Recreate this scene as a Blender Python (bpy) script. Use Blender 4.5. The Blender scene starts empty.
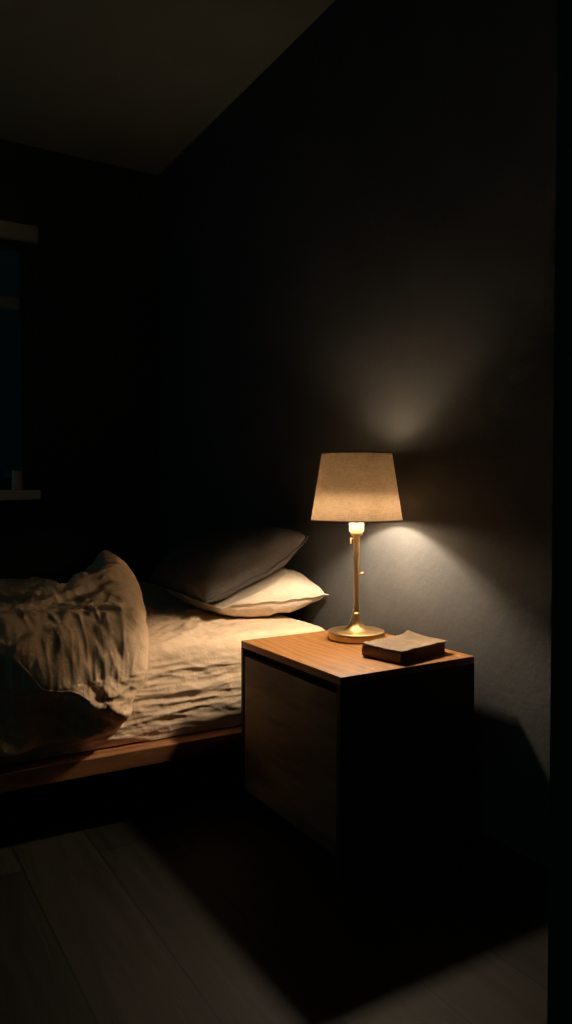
import bpy, bmesh, math, random
from mathutils import Vector, Matrix, noise

random.seed(7)
scene = bpy.context.scene
COL = scene.collection
R = math.radians
PI = math.pi

# ------------------------------------------------------------------ helpers
def link(o, parent=None):
    COL.objects.link(o)
    if parent is not None:
        o.parent = parent
    return o

def obj(name, bm, m, parent=None, smooth=False):
    me = bpy.data.meshes.new(name)
    bmesh.ops.recalc_face_normals(bm, faces=bm.faces[:])
    bm.to_mesh(me)
    bm.free()
    if smooth:
        for p in me.polygons:
            p.use_smooth = True
    me.materials.append(m)
    return link(bpy.data.objects.new(name, me), parent)

def tag(o, label, cat, group=None):
    o['label'] = label
    o['category'] = cat
    if group:
        o['group'] = group
    return o

def thing(name, label, cat, loc=(0, 0, 0), rotz=0.0, group=None):
    o = bpy.data.objects.new(name, None)
    o.empty_display_size = 0.1
    link(o)
    o.location = loc
    o.rotation_euler = (0, 0, rotz)
    return tag(o, label, cat, group)

def struct(name, bm, m, parent=None):
    o = obj(name, bm, m, parent)
    if parent is None:
        o['kind'] = 'structure'
    return o

def bx(bm, x0, x1, y0, y1, z0, z1, bev=0.0, seg=2):
    vs = [bm.verts.new(p) for p in ((x0, y0, z0), (x1, y0, z0), (x1, y1, z0), (x0, y1, z0),
                                    (x0, y0, z1), (x1, y0, z1), (x1, y1, z1), (x0, y1, z1))]
    fs = [bm.faces.new([vs[i] for i in f]) for f in
          ((0, 3, 2, 1), (4, 5, 6, 7), (0, 1, 5, 4), (1, 2, 6, 5), (2, 3, 7, 6), (3, 0, 4, 7))]
    if bev > 0:
        es = set()
        for f in fs:
            es.update(f.edges)
        bmesh.ops.bevel(bm, geom=list(es), offset=bev, segments=seg, affect='EDGES', profile=0.5)
    return bm

def boxbm(*a, **k):
    return bx(bmesh.new(), *a, **k)

def lathe(prof, n=64, close=False, bm=None, cx=0.0, cy=0.0):
    """prof: list of (r, z); r = 0 makes a pole."""
    bm = bm or bmesh.new()
    rings = []
    for r, z in prof:
        if r <= 1e-6:
            rings.append([bm.verts.new((cx, cy, z))])
        else:
            rings.append([bm.verts.new((cx + r * math.cos(2 * PI * k / n), cy + r * math.sin(2 * PI * k / n), z)) for k in range(n)])
    pairs = list(zip(rings[:-1], rings[1:]))
    if close:
        pairs.append((rings[-1], rings[0]))
    for a, b in pairs:
        for k in range(n):
            k2 = (k + 1) % n
            if len(a) == 1 and len(b) == 1:
                continue
            if len(a) == 1:
                bm.faces.new((a[0], b[k], b[k2]))
            elif len(b) == 1:
                bm.faces.new((a[k], b[0], a[k2]))
            else:
                bm.faces.new((a[k], b[k], b[k2], a[k2]))
    return bm

def tube(bm, pts, rad, n=10):
    pts = [Vector(p) for p in pts]
    rings = []
    up = Vector((0, 0, 1))
    for i, p in enumerate(pts):
        t = (pts[min(i + 1, len(pts) - 1)] - pts[max(i - 1, 0)]).normalized()
        a = t.cross(up)
        if a.length < 1e-3:
            a = t.cross(Vector((1, 0, 0)))
        a.normalize()
        b = t.cross(a).normalized()
        r = rad[i] if isinstance(rad, (list, tuple)) else rad
        rings.append([bm.verts.new(p + a * r * math.cos(2 * PI * k / n) + b * r * math.sin(2 * PI * k / n)) for k in range(n)])
    for a, b in zip(rings[:-1], rings[1:]):
        for k in range(n):
            bm.faces.new((a[k], a[(k + 1) % n], b[(k + 1) % n], b[k]))
    bm.faces.new(rings[0])
    bm.faces.new(rings[-1])
    return bm

def lerp(a, b, t):
    return a + (b - a) * t

def sst(a, b, x):
    t = min(1.0, max(0.0, (x - a) / (b - a)))
    return t * t * (3 - 2 * t)

def N(x, y, z=0.0):
    return noise.noise(Vector((x, y, z)))

def ridged(x, y, z=0.0):
    return 1.0 - 2.0 * min(1.0, abs(N(x, y, z)) * 1.6)

def crease(x, y, z):
    return (1.0 - min(1.0, abs(N(x, y, z)) * 4.0)) ** 2

def interp(tab, x):
    if x <= tab[0][0]:
        return tab[0][1]
    for (a, va), (b, vb) in zip(tab[:-1], tab[1:]):
        if x <= b:
            t = (x - a) / (b - a)
            return va + (vb - va) * t * t * (3 - 2 * t)
    return tab[-1][1]

# ---------------------------------------------------------------- materials
def new_mat(name):
    m = bpy.data.materials.new(name)
    m.use_nodes = True
    nt = m.node_tree
    return m, nt, nt.nodes, nt.links, nt.nodes['Principled BSDF']

def set_in(n, **k):
    for a, v in k.items():
        n.inputs[a.replace('_', ' ')].default_value = v

def plain(name, col, rough=0.6, metal=0.0, spec=0.5):
    m, nt, ns, ls, b = new_mat(name)
    b.inputs['Base Color'].default_value = (*col, 1)
    b.inputs['Roughness'].default_value = rough
    b.inputs['Metallic'].default_value = metal
    b.inputs['Specular IOR Level'].default_value = spec
    return m

def coords(ns, ls, scale, rot=(0, 0, 0)):
    tc = ns.new('ShaderNodeTexCoord')
    mp = ns.new('ShaderNodeMapping')
    mp.inputs['Scale'].default_value = scale
    mp.inputs['Rotation'].default_value = rot
    ls.new(tc.outputs['Object'], mp.inputs['Vector'])
    return mp

def wood(name, dark, light, axis='y', rough=0.45, fine=1.0, spec=0.4):
    m, nt, ns, ls, b = new_mat(name)
    sc = {'y': (9, 1.3, 9), 'x': (1.3, 9, 9), 'z': (9, 9, 1.3)}[axis]
    mp = coords(ns, ls, tuple(s * fine for s in sc))
    warp = ns.new('ShaderNodeTexNoise')
    set_in(warp, Scale=0.9, Detail=2.0)
    ls.new(mp.outputs['Vector'], warp.inputs['Vector'])
    mix = ns.new('ShaderNodeVectorMath')
    mix.operation = 'MULTIPLY_ADD'
    mix.inputs[1].default_value = (0.9, 0.9, 0.9)
    ls.new(warp.outputs['Color'], mix.inputs[0])
    ls.new(mp.outputs['Vector'], mix.inputs[2])
    wv = ns.new('ShaderNodeTexWave')
    wv.wave_type = 'BANDS'
    wv.bands_direction = {'y': 'X', 'x': 'Y', 'z': 'Y'}[axis]
    set_in(wv, Scale=1.1, Distortion=4.0, Detail=2.5, Detail_Scale=1.4)
    ls.new(mix.outputs['Vector'], wv.inputs['Vector'])
    nz = ns.new('ShaderNodeTexNoise')
    set_in(nz, Scale=9.0, Detail=5.0, Roughness=0.65)
    ls.new(mp.outputs['Vector'], nz.inputs['Vector'])
    mm = ns.new('ShaderNodeMix')
    mm.inputs['Factor'].default_value = 0.68
    ls.new(wv.outputs['Fac'], mm.inputs['A'])
    ls.new(nz.outputs['Fac'], mm.inputs['B'])
    cr = ns.new('ShaderNodeValToRGB')
    cr.color_ramp.elements[0].position = 0.22
    cr.color_ramp.elements[0].color = (*dark, 1)
    cr.color_ramp.elements[1].position = 0.72
    cr.color_ramp.elements[1].color = (*light, 1)
    ls.new(mm.outputs['Result'], cr.inputs['Fac'])
    ls.new(cr.outputs['Color'], b.inputs['Base Color'])
    b.inputs['Roughness'].default_value = rough
    b.inputs['Specular IOR Level'].default_value = spec
    bp = ns.new('ShaderNodeBump')
    set_in(bp, Strength=0.15, Distance=0.002)
    ls.new(nz.outputs['Fac'], bp.inputs['Height'])
    ls.new(bp.outputs['Normal'], b.inputs['Normal'])
    return m

def fabric(name, col, var=0.12, weave=900.0, bump=0.25, rough=0.95):
    m, nt, ns, ls, b = new_mat(name)
    mp = coords(ns, ls, (1, 1, 1))
    nz = ns.new('ShaderNodeTexNoise')
    set_in(nz, Scale=14.0, Detail=6.0, Roughness=0.7)
    ls.new(mp.outputs['Vector'], nz.inputs['Vector'])
    cr = ns.new('ShaderNodeValToRGB')
    cr.color_ramp.elements[0].position = 0.3
    cr.color_ramp.elements[0].color = (*[c * (1 - var) for c in col], 1)
    cr.color_ramp.elements[1].position = 0.7
    cr.color_ramp.elements[1].color = (*[min(1, c * (1 + var)) for c in col], 1)
    ls.new(nz.outputs['Fac'], cr.inputs['Fac'])
    ls.new(cr.outputs['Color'], b.inputs['Base Color'])
    b.inputs['Roughness'].default_value = rough
    b.inputs['Specular IOR Level'].default_value = 0.15
    n2 = ns.new('ShaderNodeTexNoise')
    set_in(n2, Scale=weave, Detail=2.0)
    ls.new(mp.outputs['Vector'], n2.inputs['Vector'])
    n3 = ns.new('ShaderNodeTexNoise')
    set_in(n3, Scale=55.0, Detail=5.0, Roughness=0.65)
    ls.new(mp.outputs['Vector'], n3.inputs['Vector'])
    b1 = ns.new('ShaderNodeBump')
    set_in(b1, Strength=bump, Distance=0.001)
    ls.new(n2.outputs['Fac'], b1.inputs['Height'])
    b2 = ns.new('ShaderNodeBump')
    set_in(b2, Strength=0.5, Distance=0.006)
    ls.new(n3.outputs['Fac'], b2.inputs['Height'])
    ls.new(b1.outputs['Normal'], b2.inputs['Normal'])
    ls.new(b2.outputs['Normal'], b.inputs['Normal'])
    return m

def plaster(name, col, var=0.1, bump=0.2, rough=0.85, spec=0.25):
    m, nt, ns, ls, b = new_mat(name)
    mp = coords(ns, ls, (1, 1, 1))
    nz = ns.new('ShaderNodeTexNoise')
    set_in(nz, Scale=5.0, Detail=8.0, Roughness=0.65)
    ls.new(mp.outputs['Vector'], nz.inputs['Vector'])
    cr = ns.new('ShaderNodeValToRGB')
    cr.color_ramp.elements[0].position = 0.3
    cr.color_ramp.elements[0].color = (*[c * (1 - var) for c in col], 1)
    cr.color_ramp.elements[1].position = 0.7
    cr.color_ramp.elements[1].color = (*[c * (1 + var) for c in col], 1)
    ls.new(nz.outputs['Fac'], cr.inputs['Fac'])
    ls.new(cr.outputs['Color'], b.inputs['Base Color'])
    b.inputs['Roughness'].default_value = rough
    b.inputs['Specular IOR Level'].default_value = spec
    n2 = ns.new('ShaderNodeTexNoise')
    set_in(n2, Scale=38.0, Detail=6.0, Roughness=0.6)
    ls.new(mp.outputs['Vector'], n2.inputs['Vector'])
    bp = ns.new('ShaderNodeBump')
    set_in(bp, Strength=bump, Distance=0.006)
    ls.new(n2.outputs['Fac'], bp.inputs['Height'])
    ls.new(bp.outputs['Normal'], b.inputs['Normal'])
    return m

def floor_mat():
    m, nt, ns, ls, b = new_mat('dark_floor_boards')
    mp = coords(ns, ls, (1, 1, 1), (0, 0, R(90)))
    br = ns.new('ShaderNodeTexBrick')
    br.offset = 0.37
    br.inputs['Color1'].default_value = (0.008, 0.0075, 0.0055, 1)
    br.inputs['Color2'].default_value = (0.024, 0.021, 0.015, 1)
    br.inputs['Mortar'].default_value = (0.003, 0.003, 0.002, 1)
    set_in(br, Scale=1.0, Mortar_Size=0.003, Brick_Width=1.9, Row_Height=0.19, Bias=0.0)
    ls.new(mp.outputs['Vector'], br.inputs['Vector'])
    m2 = coords(ns, ls, (34, 2.2, 1))
    nz = ns.new('ShaderNodeTexNoise')
    set_in(nz, Scale=1.2, Detail=7.0, Roughness=0.68, Distortion=0.6)
    ls.new(m2.outputs['Vector'], nz.inputs['Vector'])
    cr = ns.new('ShaderNodeValToRGB')
    cr.color_ramp.elements[0].position = 0.3
    cr.color_ramp.elements[0].color = (0.35, 0.35, 0.35, 1)
    cr.color_ramp.elements[1].position = 0.7
    cr.color_ramp.elements[1].color = (1.35, 1.35, 1.35, 1)
    ls.new(nz.outputs['Fac'], cr.inputs['Fac'])
    mx = ns.new('ShaderNodeMix')
    mx.data_type = 'RGBA'
    mx.blend_type = 'MULTIPLY'
    mx.inputs['Factor'].default_value = 1.0
    ls.new(br.outputs['Color'], mx.inputs['A'])
    ls.new(cr.outputs['Color'], mx.inputs['B'])
    ls.new(mx.outputs['Result'], b.inputs['Base Color'])
    b.inputs['Roughness'].default_value = 0.6
    b.inputs['Specular IOR Level'].default_value = 0.25
    bp = ns.new('ShaderNodeBump')
    set_in(bp, Strength=0.25, Distance=0.003)
    ls.new(nz.outputs['Fac'], bp.inputs['Height'])
    ls.new(bp.outputs['Normal'], b.inputs['Normal'])
    return m

def shade_mat():
    m, nt, ns, ls, b = new_mat('shade_linen')
    ns.remove(b)
    out = ns['Material Output']
    mp = coords(ns, ls, (26, 26, 330))
    nz = ns.new('ShaderNodeTexNoise')
    set_in(nz, Scale=1.6, Detail=4.0, Roughness=0.7)
    ls.new(mp.outputs['Vector'], nz.inputs['Vector'])
    mq = coords(ns, ls, (330, 330, 14))
    nv = ns.new('ShaderNodeTexNoise')
    set_in(nv, Scale=1.6, Detail=4.0, Roughness=0.7)
    ls.new(mq.outputs['Vector'], nv.inputs['Vector'])
    mm = ns.new('ShaderNodeMix')
    mm.inputs['Factor'].default_value = 0.5
    ls.new(nz.outputs['Fac'], mm.inputs['A'])
    ls.new(nv.outputs['Fac'], mm.inputs['B'])
    cr = ns.new('ShaderNodeValToRGB')
    cr.color_ramp.elements[0].position = 0.38
    cr.color_ramp.elements[0].color = (0.40, 0.27, 0.155, 1)
    cr.color_ramp.elements[1].position = 0.62
    cr.color_ramp.elements[1].color = (0.64, 0.44, 0.268, 1)
    ls.new(mm.outputs['Result'], cr.inputs['Fac'])
    df = ns.new('ShaderNodeBsdfDiffuse')
    tr = ns.new('ShaderNodeBsdfTranslucent')
    ge = ns.new('ShaderNodeNewGeometry')
    lin = ns.new('ShaderNodeMix')
    lin.data_type = 'RGBA'
    lin.inputs['B'].default_value = (0.86, 0.82, 0.74, 1)      # pale lining inside
    ls.new(ge.outputs['Backfacing'], lin.inputs['Factor'])
    ls.new(cr.outputs['Color'], lin.inputs['A'])
    ls.new(lin.outputs['Result'], df.inputs['Color'])
    ls.new(cr.outputs['Color'], tr.inputs['Color'])
    mx = ns.new('ShaderNodeMixShader')
    mx.inputs['Fac'].default_value = SHADE_T
    ls.new(df.outputs['BSDF'], mx.inputs[1])
    ls.new(tr.outputs['BSDF'], mx.inputs[2])
    ls.new(mx.outputs['Shader'], out.inputs['Surface'])
    return m

def glass_mat(name, col, fac, rough=0.05):
    m, nt, ns, ls, b = new_mat(name)
    ns.remove(b)
    out = ns['Material Output']
    t = ns.new('ShaderNodeBsdfTransparent')
    t.inputs['Color'].default_value = (*col, 1)
    g = ns.new('ShaderNodeBsdfGlossy')
    g.inputs['Roughness'].default_value = rough
    mx = ns.new('ShaderNodeMixShader')
    mx.inputs['Fac'].default_value = fac
    ls.new(t.outputs['BSDF'], mx.inputs[1])
    ls.new(g.outputs['BSDF'], mx.inputs[2])
    ls.new(mx.outputs['Shader'], out.inputs['Surface'])
    return m

# tunables ---------------------------------------------------------------
SHADE_T = 0.05
SPOT_W = 24.0
POINT_W = 1.0
WORLD_S = 0.055
LAMP_COL = (1.0, 0.79, 0.575)

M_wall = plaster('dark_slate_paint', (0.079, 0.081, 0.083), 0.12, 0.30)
M_wall_back = plaster('dark_slate_paint_shaded', (0.034, 0.052, 0.054), 0.10, 0.25)  # same slate paint with the shade of the unlit walls put into its colour
M_ceil = plaster('ceiling_paint', (0.26, 0.30, 0.27), 0.04, 0.1)
M_floor = floor_mat()
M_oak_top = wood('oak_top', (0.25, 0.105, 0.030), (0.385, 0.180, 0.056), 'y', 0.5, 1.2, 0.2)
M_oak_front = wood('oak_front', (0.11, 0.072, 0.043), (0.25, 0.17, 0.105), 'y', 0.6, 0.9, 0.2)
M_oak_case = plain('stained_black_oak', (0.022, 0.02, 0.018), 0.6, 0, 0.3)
M_rail = wood('bed_rail_wood', (0.21, 0.082, 0.034), (0.40, 0.185, 0.085), 'x', 0.5)
M_slat = plain('slat_wood', (0.10, 0.06, 0.035), 0.7)
M_sheet = fabric('linen_sheet', (0.74, 0.57, 0.41), 0.07)
M_duvet = fabric('linen_duvet', (0.84, 0.615, 0.415), 0.07)
M_pillow_l = fabric('linen_pillow', (0.62, 0.54, 0.44), 0.05)
M_pillow_d = fabric('dark_linen_pillow', (0.125, 0.112, 0.108), 0.12)
M_core = plain('mattress_ticking', (0.5, 0.48, 0.44), 0.9)
M_brass = plain('brushed_brass', (0.70, 0.50, 0.26), 0.40, 1.0)
M_socket = plain('cream_socket', (0.55, 0.46, 0.33), 0.5)
M_shade = shade_mat()
M_trim = plain('shade_rim_tape', (0.22, 0.15, 0.09), 0.9)
M_bulb = glass_mat('bulb_glass', (1, 0.98, 0.94), 0.03, 0.2)
M_reflector = plain('bulb_cap_reflector', (0.8, 0.8, 0.78), 0.4, 0.0)
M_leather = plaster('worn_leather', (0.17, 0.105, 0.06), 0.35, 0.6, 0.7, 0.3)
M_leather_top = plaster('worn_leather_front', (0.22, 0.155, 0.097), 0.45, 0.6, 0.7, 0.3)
M_pages = plaster('aged_pages', (0.16, 0.085, 0.042), 0.25, 0.4, 0.9, 0.1)
M_frame = plain('window_frame_paint', (0.38, 0.40, 0.37), 0.5)
M_sill = plain('sill_paint', (0.80, 0.76, 0.66), 0.5)
M_glass = glass_mat('window_glass', (0.75, 0.85, 0.9), 0.06, 0.02)
M_cup = plain('pale_ceramic', (0.93, 0.80, 0.60), 0.5)

# ------------------------------------------------------------------ setting
WX = 1.516      # headboard wall
WY = 3.865      # far wall
CZ = 2.672       # ceiling
struct('floor', boxbm(-3.4, WX + 0.12, -1.6, WY + 0.12, -0.06, 0.0), M_floor)
struct('ceiling', boxbm(-3.4, WX + 0.12, -1.6, WY + 0.12, CZ, CZ + 0.08), M_ceil)
struct('wall_right', boxbm(WX, WX + 0.12, 0.80, WY + 0.12, 0, CZ), M_wall)
# partition that cuts the view off on the right
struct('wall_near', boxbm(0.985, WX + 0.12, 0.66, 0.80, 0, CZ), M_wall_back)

# far wall with its window opening
wx0, wx1, wz0, wz1 = -0.55, 0.848, 0.955, 2.225
bm = bmesh.new()
bx(bm, wx1, WX, WY, WY + 0.12, 0, CZ)
bx(bm, -3.4, wx0, WY, WY + 0.12, 0, CZ)
bx(bm, wx0, wx1, WY, WY + 0.12, 0, wz0)
bx(bm, wx0, wx1, WY, WY + 0.12, wz1, CZ)
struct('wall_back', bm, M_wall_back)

win = bpy.data.objects.new('window_1', None)
link(win)
win['kind'] = 'structure'
win.location = (0, WY, wz0)
bm = bmesh.new()
H = wz1 - wz0
bx(bm, wx0, wx0 + 0.06, 0.02, 0.09, 0.0, H, 0.004)
bx(bm, wx1 - 0.06, wx1, 0.02, 0.09, 0.0, H, 0.004)
bx(bm, wx0 + 0.06, wx1 - 0.06, 0.02, 0.09, H - 0.06, H, 0.004)
bx(bm, wx0 + 0.06, wx1 - 0.06, 0.02, 0.09, 0.0, 0.06, 0.004)
obj('window_frame', bm, M_wall_back, win)
obj('transom', boxbm(wx0 + 0.06, wx1 - 0.06, 0.03, 0.08, 0.91, 0.965, 0.004), M_frame, win)
obj('pane', boxbm(wx0 + 0.06, wx1 - 0.06, 0.052, 0.058, 0.06, 0.91), M_glass, win)
obj('pane', boxbm(wx0 + 0.06, wx1 - 0.06, 0.052, 0.058, 0.965, H - 0.06), M_glass, win)
obj('window_sill', boxbm(wx0 - 0.03, wx1 + 0.005, -0.10, 0.0, -0.05, 0.0, 0.004), M_sill, win)
obj('window_head', boxbm(wx0 - 0.03, wx1 + 0.02, -0.03, 0.0, H - 0.035, H + 0.045, 0.004), M_frame, win)
struct('trim_1', boxbm(0.95, 1.02, WY - 0.02, WY, 0.92, 2.36, 0.004), M_wall_back)

# cup on the sill
cp = lathe([(0, 0), (0.026, 0), (0.0275, 0.004), (0.024, 0.095), (0.0225, 0.0955), (0.0215, 0.094), (0.024, 0.01), (0, 0.008)], 40)
cup = obj('cup', cp, M_cup, smooth=True)
cup.location = (0.752, WY - 0.05, wz0)
tag(cup, 'small pale tapered cup standing on the far window sill', 'cup')

# ---------------------------------------------------------------- nightstand
NX0, NX1, NY0, NY1, NZ = 1.028, 1.474, 1.449, 1.966, 0.50
ns_ = thing('nightstand', 'oak topped dark block nightstand with one drawer front standing beside the bed', 'nightstand',
            ((NX0 + NX1) / 2, (NY0 + NY1) / 2, 0))
hx, hy = (NX1 - NX0) / 2, (NY1 - NY0) / 2
T = 0.020
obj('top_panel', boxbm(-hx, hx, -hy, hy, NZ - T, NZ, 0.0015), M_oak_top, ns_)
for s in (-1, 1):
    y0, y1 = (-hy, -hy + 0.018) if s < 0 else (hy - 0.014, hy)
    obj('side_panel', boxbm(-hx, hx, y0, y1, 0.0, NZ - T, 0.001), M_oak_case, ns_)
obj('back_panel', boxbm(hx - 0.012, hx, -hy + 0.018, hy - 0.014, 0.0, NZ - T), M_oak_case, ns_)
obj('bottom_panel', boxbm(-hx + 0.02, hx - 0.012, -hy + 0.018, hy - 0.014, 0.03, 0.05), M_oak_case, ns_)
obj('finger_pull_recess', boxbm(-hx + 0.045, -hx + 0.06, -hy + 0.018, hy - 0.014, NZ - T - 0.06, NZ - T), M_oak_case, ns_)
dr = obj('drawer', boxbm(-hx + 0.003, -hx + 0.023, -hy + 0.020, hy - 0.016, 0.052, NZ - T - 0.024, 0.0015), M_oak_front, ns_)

# ---------------------------------------------------------------- table lamp
LX, LY = 1.342, 1.810
lamp = thing('table_lamp', 'lit brass table lamp with tapered brown linen shade on the nightstand', 'lamp', (LX, LY, NZ))
base = [(0, 0), (0.083, 0), (0.086, 0.002), (0.0865, 0.005), (0.0865, 0.0235), (0.0858, 0.0248), (0.0845, 0.0255), (0.060, 0.0268),
        (0.040, 0.0300), (0.028, 0.037), (0.0205, 0.048), (0.0155, 0.060), (0.0115, 0.074), (0.0100, 0.082), (0, 0.082)]
obj('base', lathe(base, 96), M_brass, lamp, True)
stem = [(0, 0.0815), (0.0100, 0.0815), (0.0108, 0.084), (0.0108, 0.088), (0.0092, 0.091), (0.0078, 0.12), (0.0078, 0.18), (0.0088, 0.24), (0.0100, 0.285),
        (0.0110, 0.312), (0.0165, 0.316), (0.0190, 0.3215), (0.0190, 0.3265), (0, 0.3265)]
obj('stem', lathe(stem, 48), M_brass, lamp, True)
sock = [(0, 0.3262), (0.021, 0.3262), (0.0228, 0.329), (0.0228, 0.362), (0.0222, 0.3645), (0.021, 0.3665), (0.0205, 0.40), (0.014, 0.402), (0, 0.402)]
obj('lamp_socket', lathe(sock, 48), M_socket, lamp, True)
# switch knob on the side of the stem
bm = bmesh.new()
dxy = Vector((math.cos(R(-31.1)), math.sin(R(-31.1)), 0))
p0 = Vector((0, 0, 0.198)) + dxy * 0.006
tube(bm, [p0, p0 + dxy * 0.010], 0.0014)
bmesh.ops.create_uvsphere(bm, u_segments=20, v_segments=12, radius=0.0058, matrix=Matrix.Translation(p0 + dxy * 0.0115))
obj('switch_knob', bm, M_brass, lamp, True)
bm = bmesh.new()
p1 = Vector((0, 0, 0.305)) - dxy * 0.010
tube(bm, [p1, p1 - dxy * 0.006], 0.0012)
for q in range(4):
    bmesh.ops.create_uvsphere(bm, u_segments=12, v_segments=8, radius=0.0024, matrix=Matrix.Translation(p1 - dxy * 0.0075 - Vector((0, 0, 0.0045 * q))))
obj('pull_chain', bm, M_brass, lamp, True)
SB, ST, RB, RT = 0.360, 0.561, 0.1385, 0.1065
bm = bmesh.new()
prof = [(lerp(RB, RT, k / 12), lerp(SB, ST, k / 12)) for k in range(13)]
lathe(prof, 128, bm=bm)
sh = obj('lampshade', bm, M_shade, lamp, True)
for r, z in ((RB, SB), (RT, ST)):
    tr = [(r - 0.0012, z - 0.0005), (r + 0.0010, z - 0.0005), (r + 0.0010, z + 0.0035), (r - 0.0012, z + 0.0035)]
    obj('shade_rim', lathe(tr, 128, close=True), M_trim, sh)
bm = bmesh.new()
for k in range(3):
    a = 2 * PI * k / 3 + 0.3
    d = Vector((math.cos(a), math.sin(a), 0))
    tube(bm, [d * 0.0195 + Vector((0, 0, 0.398)), d * 0.07 + Vector((0, 0, 0.43)), d * (lerp(RB, RT, 0.9) - 0.001) + Vector((0, 0, lerp(SB, ST, 0.9)))], 0.0012, 8)
obj('shade_carrier', bm, M_brass, lamp, True)
bulb = [(0.0135, 0.402), (0.0135, 0.412), (0.020, 0.425), (0.0285, 0.442), (0.031, 0.458), (0.0285, 0.474), (0.020, 0.486), (0.010, 0.4905), (0, 0.4915)]
obj('bulb', lathe(bulb, 40), M_bulb, lamp, True)

BZ = 0.452
def add_light(name, kind, energy, loc, col, **k):
    d = bpy.data.lights.new(name, kind)
    d.energy = energy
    d.color = col
    for a, v in k.items():
        setattr(d, a, v)
    o = bpy.data.objects.new(name, d)
    link(o, lamp)
    o.location = loc
    return o
add_light('bulb_light', 'SPOT', SPOT_W, (0, 0, BZ), LAMP_COL, shadow_soft_size=0.022, spot_size=R(176), spot_blend=0.30)
add_light('bulb_glow', 'POINT', POINT_W, (0, 0, BZ + 0.008), LAMP_COL, shadow_soft_size=0.022)

# ---------------------------------------------------------------------- book

bk = thing('book', 'thick worn brown book lying on the nightstand beside the lamp', 'book', (1.327, 1.563, NZ), R(12))
bw, bd, bh = 0.100, 0.066, 0.036
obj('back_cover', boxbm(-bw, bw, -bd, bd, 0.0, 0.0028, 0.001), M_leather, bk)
# page block: slightly wavy stack
bm = bmesh.new()
nx_, ny_ = 28, 20
def page_top(x, y):
    return bh - 0.0052 + 0.0018 * N(x * 22, y * 26, 3.0) + 0.002 * sst(-0.02, bd, y)
top = [[bm.verts.new((lerp(-bw + 0.003, bw - 0.004, i / nx_), lerp(-bd + 0.004, bd - 0.004, j / ny_), 0)) for j in range(ny_ + 1)] for i in range(nx_ + 1)]
bot = []
for row in top:
    rb = []
    for v in row:
        v.co.z = page_top(v.co.x, v.co.y)
        rb.append(bm.verts.new((v.co.x, v.co.y, 0.0028)))
    bot.append(rb)
for g in (top, bot):
    for i in range(nx_):
        for j in range(ny_):
            bm.faces.new((g[i][j], g[i + 1][j], g[i + 1][j + 1], g[i][j + 1]))
def skirt(ta, ba):
    for k in range(len(ta) - 1):
        bm.faces.new((ta[k], ta[k + 1], ba[k + 1], ba[k]))
skirt(top[0], bot[0]); skirt(top[-1], bot[-1])
skirt([r[0] for r in top], [r[0] for r in bot]); skirt([r[-1] for r in top], [r[-1] for r in bot])
obj('page_block', bm, M_pages, bk)
# limp, frayed front cover
bm = bmesh.new()
nx_, ny_ = 60, 44
def cover_pt(i, j, lift):
    a, b = i / nx_, j / ny_
    x = lerp(-bw - 0.003, bw + 0.004, a)
    y = lerp(-bd - 0.002, bd + 0.003, b)
    if i in (0, nx_):
        x += 0.0022 * N(y * 60, 1.0, 4.0)
    if j in (0, ny_):
        y += 0.003 * N(x * 45, 2.0, 5.0)
    z = page_top(x, y) + 0.0010 + lift + 0.0010 * N(x * 30, y * 34, 9.0)
    z += 0.006 * sst(0.75, 1.0, a) * sst(0.55, 1.0, b) + 0.0015 * sst(0.85, 1.0, b) * (0.5 + 0.5 * N(x * 24, 7.0))
    z += 0.0015 * sst(0.12, 0.0, b) * N(x * 30, 8.5)
    return (x, y, z)
tp = [[bm.verts.new(cover_pt(i, j, 0.0024)) for j in range(ny_ + 1)] for i in range(nx_ + 1)]
bt = [[bm.verts.new(cover_pt(i, j, 0.0)) for j in range(ny_ + 1)] for i in range(nx_ + 1)]
for g in (tp, bt):
    for i in range(nx_):
        for j in range(ny_):
            bm.faces.new((g[i][j], g[i + 1][j], g[i + 1][j + 1], g[i][j + 1]))
skirt(tp[0], bt[0]); skirt(tp[-1], bt[-1])
skirt([r[0] for r in tp], [r[0] for r in bt]); skirt([r[-1] for r in tp], [r[-1] for r in bt])
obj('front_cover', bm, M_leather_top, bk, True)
# spine along the short left side
bm = bmesh.new()
pr = []
for k in range(9):
    a = PI / 2 + PI * k / 8
    pr.append((-bw - 0.001 + 0.006 * math.cos(a), bh / 2 - 0.002 + (bh / 2 - 0.003) * math.sin(a)))
va = [bm.verts.new((x, -bd, z)) for x, z in pr]
vb = [bm.verts.new((x, bd, z)) for x, z in pr]
for k in range(8):
    bm.faces.new((va[k], va[k + 1], vb[k + 1], vb[k]))
bm.faces.new(va); bm.faces.new(vb)
bm.faces.new((va[0], vb[0], vb[-1], va[-1]))
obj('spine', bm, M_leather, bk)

# ----------------------------------------------------------------------- bed
BX, BY, BR = 1.461, 1.976, R(-2.1)
RZ = 0.212
bed = thing('bed_frame', 'low reddish wooden platform bed frame with a wide ledge under the mattress', 'bed', (BX, BY, 0), BR)
XF, XH, YN, YFAR = -2.12, -0.012, 0.0, 1.74
obj('side_rail', boxbm(XF, XH, YN, YN + 0.11, RZ - 0.05, RZ, 0.003), M_rail, bed)
obj('side_rail', boxbm(XF, XH, YFAR - 0.11, YFAR, RZ - 0.05, RZ, 0.003), M_rail, bed)
obj('head_rail', boxbm(XH - 0.09, XH, YN + 0.11, YFAR - 0.11, RZ - 0.05, RZ, 0.002), M_rail, bed)
obj('foot_rail', boxbm(XF, XF + 0.09, YN + 0.11, YFAR - 0.11, RZ - 0.05, RZ, 0.002), M_rail, bed)
obj('platform', boxbm(XF + 0.09, XH - 0.09, YN + 0.11, YFAR - 0.11, RZ - 0.035, RZ - 0.002), M_slat, bed)
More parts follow.
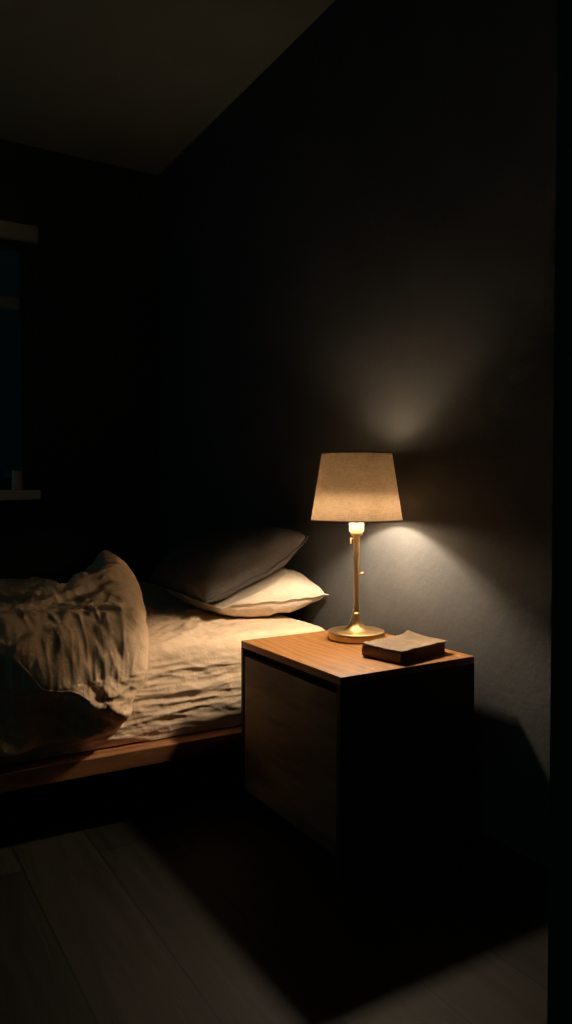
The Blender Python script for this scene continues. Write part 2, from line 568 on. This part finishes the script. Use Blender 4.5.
for x in (XF + 0.20, XH - 0.20):
    for y in (YN + 0.22, YFAR - 0.22):
        obj('leg', boxbm(x - 0.05, x + 0.05, y - 0.05, y + 0.05, 0, RZ - 0.035, 0.003), M_slat, bed)

MX0, MX1, MY0, MY1, MZ, MR = -2.04, -0.014, 0.088, 1.665, 0.485, 0.065
def fold(u, v, x0, x1, y0, y1, zt, r, lmax):
    qx = min(max(u, x0 + r), x1 - r)
    qy = min(max(v, y0 + r), y1 - r)
    ox, oy = u - qx, v - qy
    L = math.hypot(ox, oy)
    if L < 1e-9:
        return Vector((qx, qy, zt)), Vector((0, 0, 1))
    dx, dy = ox / L, oy / L
    L = min(L, lmax)
    arc = r * PI / 2
    if L <= arc:
        a = L / r
        return Vector((qx + dx * r * math.sin(a), qy + dy * r * math.sin(a), zt - r * (1 - math.cos(a)))), \
               Vector((dx * math.sin(a), dy * math.sin(a), math.cos(a)))
    return Vector((qx + dx * r, qy + dy * r, zt - r - (L - arc))), Vector((dx, dy, 0))

mat_t = thing('mattress', 'mattress in a wrinkled cream linen sheet on the low wooden bed', 'mattress', (BX, BY, RZ), BR)
obj('mattress_core', boxbm(MX0 + 0.03, MX1 - 0.03, MY0 + 0.03, MY1 - 0.03, 0.0, MZ - RZ - 0.03, 0.04, 4), M_core, mat_t)

def sheet_disp(x, v, L, up):
    """wrinkle height of the fitted sheet, outward"""
    foot = sst(-0.10, -0.55, x)
    d = 0.0
    if up > 0.02:
        wx = x + 0.05 * N(x * 4, v * 4, 1.0)
        wv = v + 0.05 * N(x * 4, v * 4, 2.0)
        a = 0.85 * wx + 0.5 * wv
        b = -0.5 * wx + 0.85 * wv
        d += up * (0.15 + 0.85 * foot) * (0.006 * ridged(a * 4.0, b * 11.0, 3.0) + 0.004 * ridged(a * 11, b * 22, 6.0) + 0.0035 * N(x * 30, v * 30, 8.0) + 0.005 * crease(a * 4, b * 12, 41.0))
    side = 1.0 - up
    if side > 0.02:
        z = -L
        wz = z + 0.022 * N(x * 5.0, z * 6, 11.0) + 0.05 * (x + 0.6) * 0.6
        d += side * (0.0038 * ridged(x * 2.6, wz * 20.0, 13.0) + 0.003 * ridged(x * 7, wz * 42.0, 15.0) + 0.0035 * N(x * 16, z * 34, 17.0) + 0.0026 * crease(x * 3.0, wz * 22.0, 43.0) + 0.0022 * crease(x * 9.0, wz * 48.0, 45.0) + 0.0018 * crease(x * 14, z * 22, 47.0))
        d += side * 0.034 * sst(0.03, 0.24, L) - side * 0.010 * sst(0.24, 0.30, L)
    return d

bm = bmesh.new()
arc = MR * PI / 2
LM = arc + (MZ - MR - RZ) - 0.004
us = [MX0 + MR - LM * (1 - k / 14) for k in range(14)] + [lerp(MX0 + MR, -1.1, k / 40) for k in range(40)] + \
     [lerp(-1.1, MX1 - MR, k / 230) for k in range(230)] + [MX1 - MR + LM * k / 24 for k in range(25)]
vs_ = [MY0 + MR - LM * (1 - k / 90) for k in range(90)] + [lerp(MY0 + MR, 0.75, k / 120) for k in range(120)] + \
      [lerp(0.75, MY1 - MR, k / 50) for k in range(50)] + [MY1 - MR + LM * k / 12 for k in range(13)]
grid = []
for u in us:
    row = []
    for v in vs_:
        p, n = fold(u, v, MX0, MX1, MY0, MY1, MZ, MR, LM)
        L = MZ - p.z if n.z < 0.999 else 0.0
        p = p + n * (sheet_disp(p.x, v, L, n.z) + 0.001)
        row.append(bm.verts.new((min(p.x, MX1 + 0.003), min(p.y, YFAR), max(p.z - RZ, 0.003))))
    grid.append(row)
for i in range(len(us) - 1):
    for j in range(len(vs_) - 1):
        bm.faces.new((grid[i][j], grid[i + 1][j], grid[i + 1][j + 1], grid[i][j + 1]))
obj('fitted_sheet', bm, M_sheet, mat_t, True)

# --------------------------------------------------------------------- duvet
DZ, DR = MZ + 0.014, 0.055
DY0, DY1, DX0, DX1 = MY0 - 0.012, MY1 + 0.012, MX0, 0.3
DARC = DR * PI / 2
L_HEM = 0.278
V0 = DY0 + DR            # where the near side starts to fold down
def edge_u(v):
    t = v - V0
    return interp([(-0.26, -0.790), (-0.20, -0.762), (-0.09, -0.715), (0.0, -0.690), (0.16, -0.632), (0.30, -0.605), (0.42, -0.62), (0.75, -0.72), (1.5, -0.66)], t) \
        + 0.012 * N(v * 6, 3.3)
def thick(u, v):
    t = v - V0
    crest = interp([(-1.5, 0.095), (-1.28, 0.105), (-1.09, 0.115), (-0.90, 0.138), (-0.80, 0.165), (-0.70, 0.235), (-0.6, 0.235)], u)
    tc = interp([(-1.5, 0.03), (-1.3, 0.035), (-1.09, 0.085), (-0.9, 0.20), (-0.69, 0.36), (-0.6, 0.36)], u)
    edge = interp([(-1.5, 0.085), (-1.1, 0.095), (-0.9, 0.09), (-0.7, 0.105)], u)
    if t >= 0:
        far = 0.015 + 0.055 * math.exp(-((u + 1.02) / 0.22) ** 2 - ((t - 0.80) / 0.18) ** 2) + 0.03 * math.exp(-((u + 0.75) / 0.2) ** 2 - ((t - 1.1) / 0.2) ** 2)
        q = min(1.0, t / tc)
        T = lerp(edge, crest, 0.75 * q + 0.25 * q * q * (3 - 2 * q))
        T = lerp(T, far, sst(tc - 0.02, tc + 0.17, t))
        # the rolled-over flap: a soft step below the crest
        cl = tc * 0.58 + 0.02 * N(u * 9, 5.0)
        T += 0.012 * sst(cl - 0.022, cl + 0.004, t) - 0.006 * math.exp(-((t - cl + 0.025) / 0.022) ** 2)
        return T
    L = -t
    lr = interp([(-1.4, 0.05), (-1.12, 0.055), (-0.96, 0.095), (-0.86, 0.150), (-0.775, 0.215)], u)
    tr = interp([(-1.4, 0.14), (-1.12, 0.145), (-0.96, 0.145), (-0.86, 0.135), (-0.77, 0.12)], u)
    tl = interp([(-1.4, 0.115), (-1.1, 0.105), (-0.98, 0.05), (-0.8, 0.06)], u)
    if L < lr:
        return lerp(edge, tr, sst(0, lr, L))
    return lerp(tr, tl, sst(lr, lr + 0.075, L)) + 0.018 * (0.5 + 0.5 * math.sin(u * 34 + 2 * N(u * 5, 1.0))) * sst(lr + 0.05, lr + 0.13, L)
def crinkle(u, v):
    wx = u + 0.08 * N(u * 4.5, v * 4.5, 21.0)
    wy = v + 0.08 * N(u * 4.5, v * 4.5, 22.0)
    a = 0.94 * wx - 0.34 * wy
    b = 0.34 * wx + 0.94 * wy
    h = 0.0062 * ridged(a * 3.2, b * 9.5, 51.0)
    h += 0.0042 * ridged(a * 7, b * 22, 53.0)
    a2 = 0.3 * wx + 0.95 * wy
    b2 = 0.95 * wx - 0.3 * wy
    h += 0.0022 * ridged(a2 * 5, b2 * 18, 28.0)
    h += 0.0048 * crease(a * 3.0, b * 10, 57.0) + 0.0038 * crease(a * 6.0 + 5, b * 19, 33.0) + 0.003 * crease(a2 * 7, b2 * 17, 35.0) + 0.0024 * crease(a * 12, b * 34, 61.0) + 0.002 * crease(a2 * 14, b2 * 30, 63.0)
    h += 0.003 * ridged(u * 26, v * 26, 27.0) + 0.0016 * N(u * 60, v * 60, 29.0)
    return h
def duvet_pt(s, v, under=False):
    ue = edge_u(v)
    u = ue - 1.28 * s
    p, n = fold(u, v, DX0, DX1, DY0, DY1, DZ, DR, 9.0)
    if under:
        return p + n * 0.002
    e = ue - u
    T = thick(u, v)
    t = v - V0
    hem = t + L_HEM
    re = math.sqrt(max(0.0, 1 - (1 - min(1.0, e / 0.11)) ** 2))
    rh = math.sqrt(max(0.0, 1 - (1 - min(1.0, hem / 0.035)) ** 2))
    rf = math.sqrt(max(0.0, 1 - (1 - min(1.0, (1 - s) / 0.04)) ** 2))
    rr = math.sqrt(max(0.0, 1 - (1 - min(1.0, (1.62 - v) / 0.06)) ** 2))
    k = re * rh * rf * rr
    q = p + n * (0.002 + T * k + crinkle(u, v) * min(1.0, k * 1.1))
    q.x += 0.035 * re * (1 - re) * 2          # the head edge bulges past its seam
    return q
bm = bmesh.new()
NS, NV = 300, 330
sv = [(k / NS) ** 1.7 for k in range(NS + 1)]
vv = []
for k in range(NV + 1):
    f = k / NV
    vv.append(V0 - L_HEM + (L_HEM + 0.62) * f / 0.78 if f < 0.78 else lerp(V0 + 0.62, 1.62, (f - 0.78) / 0.22))
tp = [[bm.verts.new(duvet_pt(s, v)) for v in vv] for s in sv]
bt = [[bm.verts.new(duvet_pt(s, v, True)) for v in vv] for s in sv]
for g in (tp, bt):
    for i in range(NS):
        for j in range(NV):
            bm.faces.new((g[i][j], g[i + 1][j], g[i + 1][j + 1], g[i][j + 1]))
skirt(tp[0], bt[0]); skirt(tp[-1], bt[-1])
skirt([r[0] for r in tp], [r[0] for r in bt]); skirt([r[-1] for r in tp], [r[-1] for r in bt])
bmesh.ops.remove_doubles(bm, verts=bm.verts[:], dist=0.0002)
dv = obj('duvet', bm, M_duvet, None, True)
dv.location = (BX, BY, 0)
dv.rotation_euler = (0, 0, BR)
tag(dv, 'rumpled tan linen duvet thrown back in a heap over the bed edge', 'duvet')
# hem seam where the duvet turns over the side
bm = bmesh.new()
pts = []
for k in range(60):
    u = lerp(-1.45, -0.90, k / 59)
    lr = interp([(-1.4, 0.05), (-1.12, 0.055), (-0.96, 0.095), (-0.86, 0.150), (-0.775, 0.215)], u)
    v = V0 - lr - 0.006
    s = (edge_u(v) - u) / 1.28
    q = duvet_pt(s, v)
    p, n = fold(u, v, DX0, DX1, DY0, DY1, DZ, DR, 9.0)
    pts.append(q + n * 0.0008)
tube(bm, pts, 0.0028, 8)
obj('piping', bm, M_duvet, dv, True)

# ------------------------------------------------------------------- pillows
def make_pillow(name, label, m, hs, hl, thk, M, seed, shear=0.0, lift=0.0, flat=0.45, press=None, pin=0.02, wr=1.0):
    bm = bmesh.new()
    n = 110
    def pt(i, j, side, grow=0.0):
        a, b = -1 + 2 * i / n, -1 + 2 * j / n
        x = (hs + grow) * a * (1 - pin * (1 - b * b))
        y = (hl + grow) * b * (1 - pin * 0.7 * (1 - a * a))
        y += -shear * x * sst(0.2, -1.0, b)
        f = max(0.0, (1 - abs(a) ** 2.4) * (1 - abs(b) ** 3.2)) ** 0.40
        z = side * thk * (1 - flat if side > 0 else flat) * f
        rim = max(abs(a), abs(b))
        ed = sst(0.25, 0.85, rim) * sst(1.0, 0.93, rim)
        z += wr * side * ed * 0.007 * ridged(x * 11 + seed, y * 7, seed * 1.7) + wr * side * f * 0.003 * ridged(x * 20, y * 20, seed * 2.3)
        z += lift * (max(0.0, a) ** 2) * sst(0.3, -1.0, b)
        z += 0.005 * N(a * 4, b * 4, seed) * sst(0.8, 1.0, rim)
        return x, y, z
    def w(i, j, side):
        p = M @ Vector(pt(i, j, side))
        if press:
            p = press(p)
        return p
    g1 = [[bm.verts.new(w(i, j, 1)) for j in range(n + 1)] for i in range(n + 1)]
    g2 = [[(g1[i][j] if i in (0, n) or j in (0, n) else bm.verts.new(w(i, j, -1))) for j in range(n + 1)] for i in range(n + 1)]
    for g in (g1, g2):
        for i in range(n):
            for j in range(n):
                bm.faces.new((g[i][j], g[i + 1][j], g[i + 1][j + 1], g[i][j + 1]))
    c = M.translation.copy()
    rim = [(i, 0) for i in range(n)] + [(n, j) for j in range(n)] + [(i, n) for i in range(n, 0, -1)] + [(0, j) for j in range(n, 0, -1)]
    ring = [(g1[i][j].co.copy(), pt(i, j, 1), pt(i, j, 1, 0.008)) for i, j in rim]
    bmesh.ops.translate(bm, verts=bm.verts[:], vec=-c)
    o = obj(name, bm, m, None, True)
    o.location = c
    # stitched flange round the seam
    fb = bmesh.new()
    rings = []
    for k, (p, q0, q1) in enumerate(ring):
        d = (M.to_3x3() @ (Vector(q1) - Vector(q0)))
        up = M.to_3x3() @ Vector((0, 0, 1))
        wv = 0.004 * N(q0[0] * 30, q0[1] * 30, seed + 40)
        i1 = p - d * 0.4
        o1 = p + d + up * wv
        rings.append([fb.verts.new(v - c) for v in (i1 + up * 0.0016, o1 + up * 0.0012, o1 - up * 0.0012, i1 - up * 0.0016)])
    for k in range(len(rings)):
        A, B = rings[k], rings[(k + 1) % len(rings)]
        for q in range(4):
            fb.faces.new((A[q], A[(q + 1) % 4], B[(q + 1) % 4], B[q]))
    obj('seam_flange', fb, m, o, True)
    return tag(o, label, 'pillow')

SL, PX, PZ = 0.46, 1.09, 0.516      # plane in which the two pillows press together
def plane_z(x):
    return PZ + SL * (x - PX)
def press_light(p):
    k = sst(2.19, 2.27, p.y)
    zmax = plane_z(p.x) - 0.004
    if p.z > zmax:
        p.z = lerp(p.z, max(zmax, MZ + 0.010), k)
    p.z = max(p.z, MZ + 0.006)
    p.x = min(p.x, WX - 0.014)
    return p
ML = Matrix.Translation((1.346, 2.640, 0.562)) @ Matrix.Rotation(R(-4), 4, 'Z') @ Matrix.Rotation(R(-4), 4, 'Y')
make_pillow('pillow', 'cream linen pillow lying flat on the sheet under the dark pillow', M_pillow_l, 0.180, 0.375, 0.185, ML, 3.0,
            shear=0.28, lift=0.0, flat=0.42, press=press_light, pin=-0.05)
def press_dark(p):
    zmin = plane_z(p.x) + 0.004
    if p.z < zmin:
        p.z = zmin + 0.0006 * math.sin(p.y * 30)
    p.z = max(p.z, MZ + 0.006)
    p.x = min(p.x, WX - 0.014)
    return p
MD = Matrix.Translation((1.308, 2.66, plane_z(1.305) + 0.034)) @ Matrix.Rotation(R(-4), 4, 'Z') @ Matrix.Rotation(-math.atan(SL), 4, 'Y')
make_pillow('pillow', 'dark grey pillow propped against the wall on top of the cream pillow', M_pillow_d, 0.212, 0.355, 0.165, MD, 8.0,
            shear=0.16, lift=0.05, flat=0.30, press=press_dark, wr=0.7)

# -------------------------------------------------------------- world, camera
w = bpy.data.worlds.new('World')
scene.world = w
w.use_nodes = True
wn, wl = w.node_tree.nodes, w.node_tree.links
bgn = wn['Background']
# dim night; an added teal fill from the open side lifts the dark walls
wtc = wn.new('ShaderNodeTexCoord')
wsp = wn.new('ShaderNodeVectorMath')
wsp.operation = 'DOT_PRODUCT'
wsp.inputs[1].default_value = (-0.92, 0.39, 0.0)
wl.new(wtc.outputs['Generated'], wsp.inputs[0])
wmr = wn.new('ShaderNodeMapRange')
wmr.inputs['From Min'].default_value = 0.35
wmr.inputs['From Max'].default_value = 0.9
wmr.inputs['To Min'].default_value = 0.0022
wmr.inputs['To Max'].default_value = WORLD_S
wl.new(wsp.outputs['Value'], wmr.inputs['Value'])
wl.new(wmr.outputs['Result'], bgn.inputs['Strength'])
bgn.inputs['Color'].default_value = (0.25, 0.90, 1.0, 1)

cd = bpy.data.cameras.new('Camera')
cam = bpy.data.objects.new('Camera', cd)
link(cam)
cam.location = (0, 0, 0.95)
cam.rotation_euler = (R(90 - 1.63), 0, R(-31.1))
cd.lens = 26
cd.sensor_width = 36
cd.clip_start = 0.05
scene.camera = cam
vs = scene.view_settings
vs.view_transform = 'Standard'
vs.look = 'None'
vs.gamma = 1.0
vs.exposure = 0.0
vs.use_curve_mapping = False
scene.cycles.use_denoising = True
scene.cycles.max_bounces = 10
scene.cycles.diffuse_bounces = 6
scene.cycles.transparent_max_bounces = 12
